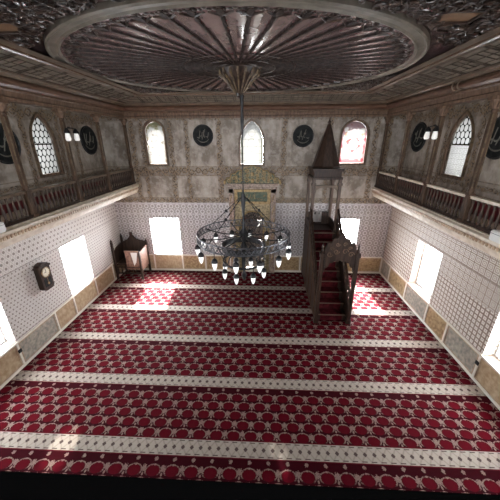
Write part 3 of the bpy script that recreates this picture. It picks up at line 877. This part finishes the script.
bm = B(); tube(bm, [(.36, -.055, .02)]+[(.36*math.cos(PI*i/16), -.055, 1.82+.36*math.sin(PI*i/16)) for i in range(17)]+[(-.36, -.055, .02)], .022, 6)
obj('arch_moulding', bm, M['gilt'], mi)
for s in (-1, 1):
    bm = B(); box(bm, s*.665-.075, s*.665+.075, -.12, -.002, 0.014, 2.9); box(bm, s*.665-.095, s*.665+.095, -.14, -.002, .014, .2); box(bm, s*.665-.095, s*.665+.095, -.12, -.002, 2.78, 2.9)
    pil = obj('pilaster', bm, M['mihrab_pink'], mi)
    bm = B()
    tube(bm, [(s*.665+.03*math.cos(i*.9), -.115+.012*math.sin(i*.9), .25+i*.06) for i in range(42)], .016, 5)
    obj('twisted_cord', bm, M['gilt'], pil)
    bm = B(); lathe(bm, [(.05, .014), (.05, .12), (.03, .15), (.032, 1.7), (.05, 1.76), (.055, 1.84)], (s*.46, -.085, 0), 10); obj('colonnette', bm, M['mihrab_tan'], mi, smooth=True)
bm = B(); box(bm, -.57, .57, -.08, -.002, 2.42, 2.50); box(bm, -.57, .57, -.08, -.002, 2.80, 2.88)
for s in (-1, 1): box(bm, s*.52-.05, s*.52+.05, -.08, -.002, 2.50, 2.80)
obj('panel_frame', bm, M['gilt'], mi)
bm = B(); box(bm, -.47, .47, -.05, -.002, 2.50, 2.80); ip = obj('inscription_panel', bm, M['green_panel'], mi)
def squiggle(bm, x0, x1, z0, z1, y, n_, r, rnd):
    for k in range(n_):
        cx_ = x0+(x1-x0)*(k+.5)/n_; w_ = (x1-x0)/n_*.75
        zb = z0+(z1-z0)*rnd.uniform(.15, .35)
        kind = rnd.randint(0, 3)
        if kind == 0: pts = [(cx_+w_*.5*math.cos(a), y, zb+w_*.35*math.sin(a)) for a in [PI+PI*i/8 for i in range(9)]]
        elif kind == 1: pts = [(cx_-w_*.3, y, zb), (cx_-w_*.25, y, z1), (cx_-w_*.2, y, zb+.02), (cx_+w_*.4, y, zb)]
        elif kind == 2: pts = [(cx_+w_*.4*math.cos(a)*(1-i*.05), y, (zb+z1)/2+w_*.4*math.sin(a)*(1-i*.05)) for i, a in enumerate([i*.7 for i in range(12)])]
        else: pts = [(cx_-w_*.5, y, zb), (cx_-w_*.2, y, zb+w_*.3), (cx_, y, zb), (cx_+w_*.2, y, zb+w_*.3), (cx_+w_*.5, y, z1*.7+zb*.3)]
        tube(bm, pts, r, 5)
        if rnd.random() < .6: ball(bm, (cx_, y, zb-.02), r*1.3)
bm = B(); squiggle(bm, -.42, .42, 2.54, 2.77, -.052, 9, .009, random.Random(3)); obj('inscription', bm, M['gilt'], ip)
bm = B(); box(bm, -.76, .76, -.14, -.002, 2.90, 2.95); box(bm, -.72, .72, -.11, -.002, 2.95, 3.01); box(bm, -.78, .78, -.16, -.002, 3.01, 3.06)
obj('entablature', bm, M['mihrab_pink'], mi)
cr = [(-.80, 3.06), (.80, 3.06), (.86, 3.14), (.80, 3.24), (.70, 3.25), (.66, 3.36), (.54, 3.37), (.46, 3.46), (.33, 3.46), (.24, 3.55), (.12, 3.56), (.0, 3.63), (-.12, 3.56), (-.24, 3.55), (-.33, 3.46), (-.46, 3.46), (-.54, 3.37), (-.66, 3.36), (-.70, 3.25), (-.80, 3.24), (-.86, 3.14)]
bm = B(); prism(bm, cr, -.06, -.002); crest = obj('crest', bm, M['crest'], mi)
bm = B()
tube(bm, [(p*.98, -.065, q-.012) for p, q in cr[2:]], .017, 5)
for s in (-1, 1):
    for (p, q, R, tn) in ((.72, 3.15, .075, 1.4), (.55, 3.24, .085, 1.5), (.36, 3.2, .07, 1.3), (.36, 3.36, .075, 1.4), (.18, 3.44, .07, 1.3), (.18, 3.16, .07, 1.2), (.5, 3.13, .05, 1.2), (.16, 3.3, .05, 1.2)):
        pts = []
        for i in range(15):
            t_ = i/14; a = 1.2+s*2*PI*tn*t_; rad = R*(1-.8*t_); pts.append((s*p+rad*math.cos(a), -.066, q+rad*math.sin(a)))
        tube(bm, pts, .016, 5)
ball(bm, (0, -.06, 3.14), .06, 1, .5, 1.2); ball(bm, (0, -.06, 3.34), .05, 1, .5, 1.3); ball(bm, (.86, -.08, 3.1), .05, .8, .6, 1.4); ball(bm, (-.86, -.08, 3.1), .05, .8, .6, 1.4)
obj('gilt_scrollwork', bm, M['gilt'], crest)

# ------------------------------------------------------------------ minbar
mb = thing('minbar', 'dark wooden pulpit with steep stair, carved gate and pointed spire by the back wall', 'pulpit', (1.79, 5.85, .012))
NS, RI, RU = 9, .20, .22
for i in range(NS):
    bm = B(); y0 = .10+i*RU; z1 = RI*(i+1)-.012
    box(bm, -.36, .36, y0, y0+RU+.001, max(0, z1-.40) if i > 1 else 0, z1); box(bm, -.36, .36, y0-.02, y0, z1-.03, z1)
    st = obj('step', bm, M['dark_wood'], mb)
    bm = B(); box(bm, -.27, .27, y0-.02, y0+RU-.004, z1, z1+.008); box(bm, -.27, .27, y0-.006, y0-.0005, z1-RI+.012, z1-.032)
    obj('stair_carpet', bm, M['stair_red'], st)
    bm = B(); box(bm, -.35, .35, y0-.026, y0-.018, z1-.025, z1+.004); obj('lit_edge', bm, M['cornice_tan'], st)  # pale strip paints in the light caught on the tread edge
TY0, TY1, PZ = 1.98, 2.80, NS*RI
bm = B(); box(bm, -.40, .40, TY0+.10, TY1, PZ-.09, PZ-.012); obj('platform', bm, M['dark_wood'], mb)
for s in (-1, 1):
    bm = B()
    x0, x1 = sorted((s*.365, s*.41))
    top = [(0.02, 0), (.02, .42), (TY0, .42+(TY0-.02)*RI/RU), (TY0, 0)]
    prism(bm, top, x0, x1, 'x'); sp = obj('side_panel', bm, M['dark_wood'], mb)
    bm = B()   # raised mouldings on the outer face
    xo = s*.415
    for f in (.15, .4, .65, .9):
        y = TY0*f; h = .42+y*RI/RU
        tube(bm, [(xo, y, .1), (xo, y, h-.1)], .014, 4)
    tube(bm, [(xo, .1, .1), (xo, TY0-.05, .1)], .014, 4); tube(bm, [(xo, .1, .38), (xo, TY0-.05, .30+TY0*RI/RU)], .014, 4)
    obj('panel_moulding', bm, M['mid_wood'], sp)
    bm = B()
    d = (TY0-.02)
    for k in range(15):
        y = .08+k*(d-.1)/14; zb = .42+(y-.02)*RI/RU
        lathe(bm, [(.014, 0), (.02, .06), (.012, .14), (.018, .2), (.012, .24)], (s*.388, y, zb-.01), 6)
    obj('spindle_row', bm, M['dark_wood'], mb)
    bm = B()
    z0 = .66
    prism(bm, [(0.02, z0), (TY0, z0+d*RI/RU), (TY0, z0+d*RI/RU+.05), (.02, z0+.05)], s*.388-.03, s*.388+.03, 'x'); obj('handrail', bm, M['dark_wood'], mb)
    # gate post
    bm = B(); box(bm, s*.40-.055, s*.40+.055, -.055, .055, 0, .12); box(bm, s*.40-.04, s*.40+.04, -.04, .04, .12, 1.86); box(bm, s*.40-.055, s*.40+.055, -.055, .055, 1.80, 1.90)
    lathe(bm, [(.03, 1.90), (.045, 1.95), (.02, 2.0), (.028, 2.04), (.004, 2.14)], (s*.40, 0, 0), 8)
    obj('gate_post', bm, M['dark_wood'], mb)
# gate crown
half = [(.36, 1.40), (.36, 1.90), (.41, 1.96), (.40, 2.06), (.33, 2.07), (.30, 2.15), (.22, 2.14), (.17, 2.25), (.10, 2.25), (.05, 2.34), (0, 2.40)]
inner = [(0, 1.74), (.06, 1.70), (.12, 1.71), (.17, 1.66), (.22, 1.66), (.26, 1.56), (.31, 1.53), (.33, 1.42)]
bm = B()
poly = half + [(-p, q) for p, q in half[::-1][1:]]
low = inner
# split into quads so the concave outline triangulates well
outl = [(0, 2.40), (.05, 2.34), (.10, 2.25), (.17, 2.25), (.22, 2.14), (.30, 2.15), (.33, 2.07), (.36, 1.95)]
for s in (-1, 1):
    for k in range(7):
        a, b = outl[k], outl[k+1]; c, d = inner[k+1], inner[k]
        prism(bm, [(s*a[0], a[1]), (s*b[0], b[1]), (s*c[0], c[1]), (s*d[0], d[1])], -.03, .03)
crown = obj('gate_crown', bm, M['dark_wood'], mb)
bm = B()
for s in (-1, 1):
    for (p, q, R) in ((.10, 1.95, .07), (.24, 1.88, .07), (.08, 2.12, .05), (.2, 2.03, .045)):
        pts = [(s*p+R*(1-.8*i/13)*math.cos(s*i*.6), -.034, q+R*(1-.8*i/13)*math.sin(s*i*.6)) for i in range(14)]
        tube(bm, pts, .011, 5)
obj('crown_scroll', bm, M['mid_wood'], crown)
# tower
for sx in (-1, 1):
    for y in (TY0, TY1):
        bm = B(); box(bm, sx*.36-.04, sx*.36+.04, y-.04, y+.04, 0, 3.30); box(bm, sx*.36-.06, sx*.36+.06, y-.06, y+.06, 3.12, 3.18)
        obj('tower_post', bm, M['tower_wood'], mb)
    bm = B(); x0, x1 = sorted((sx*.34, sx*.38)); box(bm, x0, x1, TY0+.05, TY1-.05, 0.0, 2.02); obj('tower_side', bm, M['dark_wood'], mb)
bm = B(); box(bm, -.31, .31, TY1-.03, TY1+.01, 0, 2.10); box(bm, -.31, .31, TY1-.05, TY1+.03, 2.10, 2.17); obj('tower_back', bm, M['dark_wood'], mb)
bm = B(); box(bm, -.31, .31, TY0-.03, TY0+.03, 3.06, 3.12)
for s in (-1, 1): prism(bm, [(s*.31, 3.06), (s*.31, 2.86), (s*.28, 2.98), (s*.2, 3.04), (s*.12, 3.06)], TY0-.015, TY0+.015)
obj('front_lintel', bm, M['cornice_tan'], mb)
bm = B(); ym = (TY0+TY1)/2
box(bm, -.41, .41, TY0-.06, TY1+.05, 3.28, 3.34); box(bm, -.37, .37, TY0-.02, TY1+.02, 3.34, 3.50); box(bm, -.42, .42, TY0-.07, TY1+.055, 3.50, 3.57)
obj('canopy', bm, M['dark_wood'], mb)
bm = B(); lathe(bm, [(.42, 3.58), (.38, 3.62), (.28, 3.95), (.19, 4.25), (.11, 4.5), (.055, 4.66), (.035, 4.70), (.05, 4.74), (.02, 4.78), (.004, 4.86)], (0, ym, 0), 8)
obj('spire', bm, M['dark_wood'], mb)
bm = B()
n_ = 8
v = []
for j in range(7):
    zz = 2.19-.055*j
    v.append([bm.verts.new((-.2+.3*i/n_, TY1-.055-.012*math.sin(i*1.9)-(.03 if 0 < j else .0)*0, zz)) for i in range(n_+1)])
for a, b in zip(v, v[1:]):
    for i in range(n_): bm.faces.new((a[i], a[i+1], b[i+1], b[i]))
bmesh.ops.solidify(bm, geom=bm.faces[:], thickness=.006)
o = obj('cloth', bm, M['cloth_and_lit_white'], None, (1.79, 5.85, .012)); tag(o, 'pale cloth hanging inside the pulpit tower above the stairs', 'cloth')

# ------------------------------------------------------------------ preacher's seat in the left back corner
ks = thing('preacher_seat', 'dark wooden preacher seat with tall back in the far left corner', 'seat', (-4.36, 8.32, .012))
for (x, y, h) in ((-.42, -.34, 1.30), (-.42, .30, 1.30), (.42, .30, 1.12), (.42, -.34, .95)):
    bm = B(); box(bm, x-.03, x+.03, y-.03, y+.03, 0, h); lathe(bm, [(.02, h), (.038, h+.03), (.015, h+.06), (.003, h+.10)], (x, y, 0), 8)
    obj('leg', bm, M['dark_wood'], ks)
bm = B(); box(bm, -.39, .39, -.31, .28, .48, .54); obj('seat', bm, M['dark_wood'], ks)
bm = B(); prism(bm, [(-.39, .54), (.39, .54), (.39, 1.12), (.25, 1.16), (.1, 1.2), (-.02, 1.33), (-.1, 1.33), (-.2, 1.2), (-.39, 1.1)], .275, .31); box(bm, -.10, -.02, .27, .32, 1.33, 1.44)
obj('back_panel', bm, M['dark_wood'], ks)
bm = B(); prism(bm, [(-.31, .54), (.27, .54), (.27, 1.1), (-.1, 1.05), (-.31, .95)], -.43, -.40, 'x'); obj('side_panel', bm, M['dark_wood'], ks)
bm = B(); prism(bm, [(-.31, .30), (.27, .30), (.27, 1.0), (-.31, .94)], .40, .43, 'x'); obj('side_panel', bm, M['kursu_red'], ks)
bm = B(); box(bm, -.04, .39, -.36, -.33, .36, .98); box(bm, -.06, .41, -.38, -.31, .98, 1.01); fp = obj('lectern_panel', bm, M['kursu_red'], ks)
bm = B(); prism(bm, [(.16, .96), (.37, .96), (.30, .62), (.22, .50)], -.372, -.362); obj('sunlit_wedge', bm, M['cloth_and_lit_white'], fp)  # sunlit part of the panel, painted on as a white wedge
bm = B()
for z in (.2, .42): box(bm, -.39, .39, -.36, -.33, z, z+.04)
for k in range(6): box(bm, -.36+k*.12, -.335+k*.12, -.355, -.335, .24, .42)
obj('front_rail', bm, M['dark_wood'], ks)

# ------------------------------------------------------------------ roundels
def roundel(loc, rz, R, lab, seed, grp):
    t = thing('calligraphy_roundel', lab, 'roundel', loc, rz, grp)
    RM = Matrix.Rotation(PI/2, 4, 'X')
    bm = B(); lathe(bm, [(R*.93, .002), (R*.93, .03)], seg=40, M=RM); obj('board', bm, M['roundel'], t)
    bm = B(); torus(bm, R*.96, R*.055, (0, -.025, 0), 40, 8, axis='y'); obj('rim', bm, M['black_iron'], t, smooth=True)
    bm = B(); rnd = random.Random(seed)
    squiggle(bm, -R*.6, R*.6, -R*.25, R*.5, -.034, 4, R*.035, rnd)
    tube(bm, [(R*.62*math.cos(a), -.034, R*.55*math.sin(a)-.02) for a in [3.6+.22*i for i in range(11)]], [R*.015+R*.004*min(i, 10-i)*1.6 for i in range(11)], 5)
    tube(bm, [(-R*.1, -.034, -R*.35), (R*.25, -.034, R*.6)], R*.03, 5); tube(bm, [(-R*.4, -.034, -R*.3), (-R*.25, -.034, R*.45)], R*.03, 5)
    obj('calligraphy', bm, M['lettering'], t)
roundel((-1.77, YB, 4.44), 0, .30, 'dark calligraphy roundel on back wall left of the centre window', 1, 'roundels on the back wall')
roundel((1.17, YB, 4.41), 0, .30, 'dark calligraphy roundel on back wall beside the pulpit spire', 2, 'roundels on the back wall')
roundel((XL, 8.0, 4.32), PI/2, .37, 'dark calligraphy roundel on left gallery wall near the back corner', 3, 'roundels on the gallery walls')
roundel((XL, 5.27, 4.26), PI/2, .36, 'dark calligraphy roundel on left gallery wall cut by the picture edge', 4, 'roundels on the gallery walls')
roundel((XR, 7.97, 4.36), -PI/2, .36, 'dark calligraphy roundel on right gallery wall near the back corner', 5, 'roundels on the gallery walls')
roundel((XR, 5.30, 4.33), -PI/2, .36, 'dark calligraphy roundel on right gallery wall cut by the picture edge', 6, 'roundels on the gallery walls')

# ------------------------------------------------------------------ twin wall lamps on the gallery columns
def twin(loc, sgn, lab):
    t = thing('wall_lamp', lab, 'lamp', loc, 0, 'twin lamps on the gallery columns')
    bm = B(); ball(bm, (0, 0, .06), .035); tube(bm, [(0, 0, .06), (sgn*.05, 0, .12), (sgn*.10, 0, .10)], .013, 6)
    tube(bm, [(sgn*.10, -.14, .07), (sgn*.10, -.07, .10), (sgn*.10, 0, .10), (sgn*.10, .07, .10), (sgn*.10, .14, .07)], .011, 6)
    for s in (-1, 1): lathe(bm, [(.012, .10), (.03, .08), (.058, .03), (.062, .0)], (sgn*.10, s*.14, 0), 12)
    obj('bracket', bm, M['black_iron'], t, smooth=True)
    for s in (-1, 1):
        bm = B(); lathe(bm, [(.034, .005), (.047, -.05), (.052, -.11), (.04, -.14), (.018, -.145)], (sgn*.10, s*.14, 0), 14)
        obj('lamp_shade', bm, M['lamp_shade'], t, smooth=True)
twin((GL+.046, 5.95, 4.45), 1, 'twin white shaded lamp on the left gallery column')
twin((GR-.046, 6.10, 4.45), -1, 'twin white shaded lamp on the right gallery column')

# ------------------------------------------------------------------ wall clock
ck = thing('wall_clock', 'dark wooden pendulum wall clock hanging on the left tiled wall', 'clock', (XL, 5.20, 1.28), PI/2)
ol = [(-.15, 0), (-.10, -.05), (.10, -.05), (.15, 0), (.15, .50), (.12, .55), (0, .585), (-.12, .55), (-.15, .50)]
bm = B(); prism(bm, ol, -.12, -.002); box(bm, -.17, .17, -.14, -.002, .47, .51); cc = obj('case', bm, M['dark_wood'], ck)
bm = B(); lathe(bm, [(.105, .121), (.105, .132)], (0, 0, 0), 28, M=Matrix.Translation((0, 0, .36)) @ Matrix.Rotation(PI/2, 4, 'X')); cf = obj('clock_face', bm, M['clock_face'], ck)
bm = B(); torus(bm, .108, .01, (0, -.132, .36), 28, 6, axis='y'); obj('bezel', bm, M['gilt'], cf)
bm = B(); box(bm, -.004, .004, -.137, -.133, .35, .44); box(bm, -.05, .005, -.137, -.133, .357, .364)
for k in range(12):
    a = k*PI/6; box(bm, .088*math.sin(a)-.004, .088*math.sin(a)+.004, -.136, -.132, .36+.088*math.cos(a)-.004, .36+.088*math.cos(a)+.004)
obj('hands', bm, M['black_iron'], cf)
bm = B(); box(bm, -.10, .10, -.125, -.12, .03, .22); gd = obj('glass_door', bm, M['roundel'], ck)
bm = B(); box(bm, -.004, .004, -.130, -.125, .10, .22); lathe(bm, [(.028, .125), (.028, .132)], (0, 0, 0), 16, M=Matrix.Translation((0, 0, .09)) @ Matrix.Rotation(PI/2, 4, 'X')); obj('pendulum', bm, M['gilt'], ck)

# ------------------------------------------------------------------ small things
for loc, rz, lab in (((XL+.03, 4.15, .40), PI/2, 'small dark socket on the left dado post under the near window'), ((XR-.03, 4.18, .40), -PI/2, 'small dark socket on the right dado post under the near window')):
    t = thing('wall_socket', lab, 'socket', loc, rz)
    bm = B(); box(bm, -.035, .035, -.02, 0, -.035, .035); obj('plate', bm, M['black_iron'], t)
    bm = B(); lathe(bm, [(.022, .02), (.02, .028)], (0, 0, 0), 12, M=Matrix.Rotation(PI/2, 4, 'X')); obj('socket_face', bm, M['black_iron'], t)
for x, y, lab in ((GL+.165, 3.42, 'white oblong case on the left gallery ledge at the picture edge'), (GR-.165, 3.52, 'white oblong case on the right gallery ledge at the picture edge')):
    t = thing('white_case', lab, 'box', (x, y, ZG+.012+(.035 if x < 0 else -.05)))
    bm = B(); v = box(bm, -.08, .08, -.36, .36, 0, .15); bmesh.ops.bevel(bm, geom=bm.edges[:], offset=.015, segments=2, affect='EDGES'); obj('body', bm, M['white'], t)
    bm = B(); box(bm, -.082, .082, -.362, .362, .105, .110); obj('lid_seam', bm, M['steel'], t)

# ------------------------------------------------------------------ light
w = bpy.data.worlds.new('sky'); sc.world = w; w.use_nodes = True; nt = w.node_tree
bg = nt.nodes['Background']; bg.inputs[0].default_value = (.93, .96, 1.0, 1); 
sv = Vector((.42, -5.9, -4.05)).normalized() * -1
g_ = nt.nodes.new('ShaderNodeTexCoord'); dt = nt.nodes.new('ShaderNodeVectorMath'); dt.operation = 'DOT_PRODUCT'
nt.links.new(g_.outputs['Generated'], dt.inputs[0]); dt.inputs[1].default_value = sv
dv = X(nt, dt.outputs['Value'])
nt.links.new((mth(nt, 'POWER', mx(dv, 0.0), 5.0)*50 + 9.0).o, bg.inputs[1])
def portal(side, u, z, wd, h):
    ws, r = SIDE[side]
    L = bpy.data.lights.new('daylight', 'AREA'); L.shape = 'RECTANGLE'; L.size = wd; L.size_y = h
    L.cycles.is_portal = True
    o = bpy.data.objects.new('daylight', L); C.objects.link(o)
    m_ = side_matrix(side, u, z+h/2) @ Matrix.Translation((0, .34, 0)) @ Matrix.Rotation(-PI/2, 4, 'X')
    o.matrix_world = m_
for s, u, z, wd, h, k, st in WIN: portal(s, u, z, wd, h)
S = bpy.data.lights.new('sun', 'SUN'); S.energy = 45; S.angle = math.radians(3); S.color = (1, .95, .88)
so = bpy.data.objects.new('sun', S); C.objects.link(so)
so.rotation_euler = Vector((.42, -5.9, -4.05)).to_track_quat('-Z', 'Y').to_euler()

# ------------------------------------------------------------------ camera
f_px, pit, yaw, roll = 274.17, .37997, -.045385, -.00452
cp, sp_, cy_, sy_ = math.cos(pit), math.sin(pit), math.cos(yaw), math.sin(yaw)
fw = Vector((sy_*cp, cy_*cp, -sp_)); rt = Vector((cy_, -sy_, 0)); up = rt.cross(fw)
r2 = rt*math.cos(roll)+up*math.sin(roll); u2 = -rt*math.sin(roll)+up*math.cos(roll)
cam = bpy.data.cameras.new('camera'); co = bpy.data.objects.new('camera', cam); C.objects.link(co)
cam.sensor_width = 36; cam.lens = 36*f_px/500; cam.clip_start = .05
mw = Matrix((r2, u2, -fw)).transposed().to_4x4(); mw.translation = (0, 0, 4.3); co.matrix_world = mw
sc.camera = co

sc.view_settings.view_transform = 'Standard'; sc.view_settings.look = 'None'
sc.view_settings.gamma = 1; sc.view_settings.use_curve_mapping = False
sc.view_settings.exposure = 1.7
cy = sc.cycles
cy.use_denoising = True; cy.max_bounces = 14; cy.diffuse_bounces = 7; cy.glossy_bounces = 4; cy.transparent_max_bounces = 12
cy.sample_clamp_indirect = 12; cy.caustics_reflective = False; cy.caustics_refractive = False
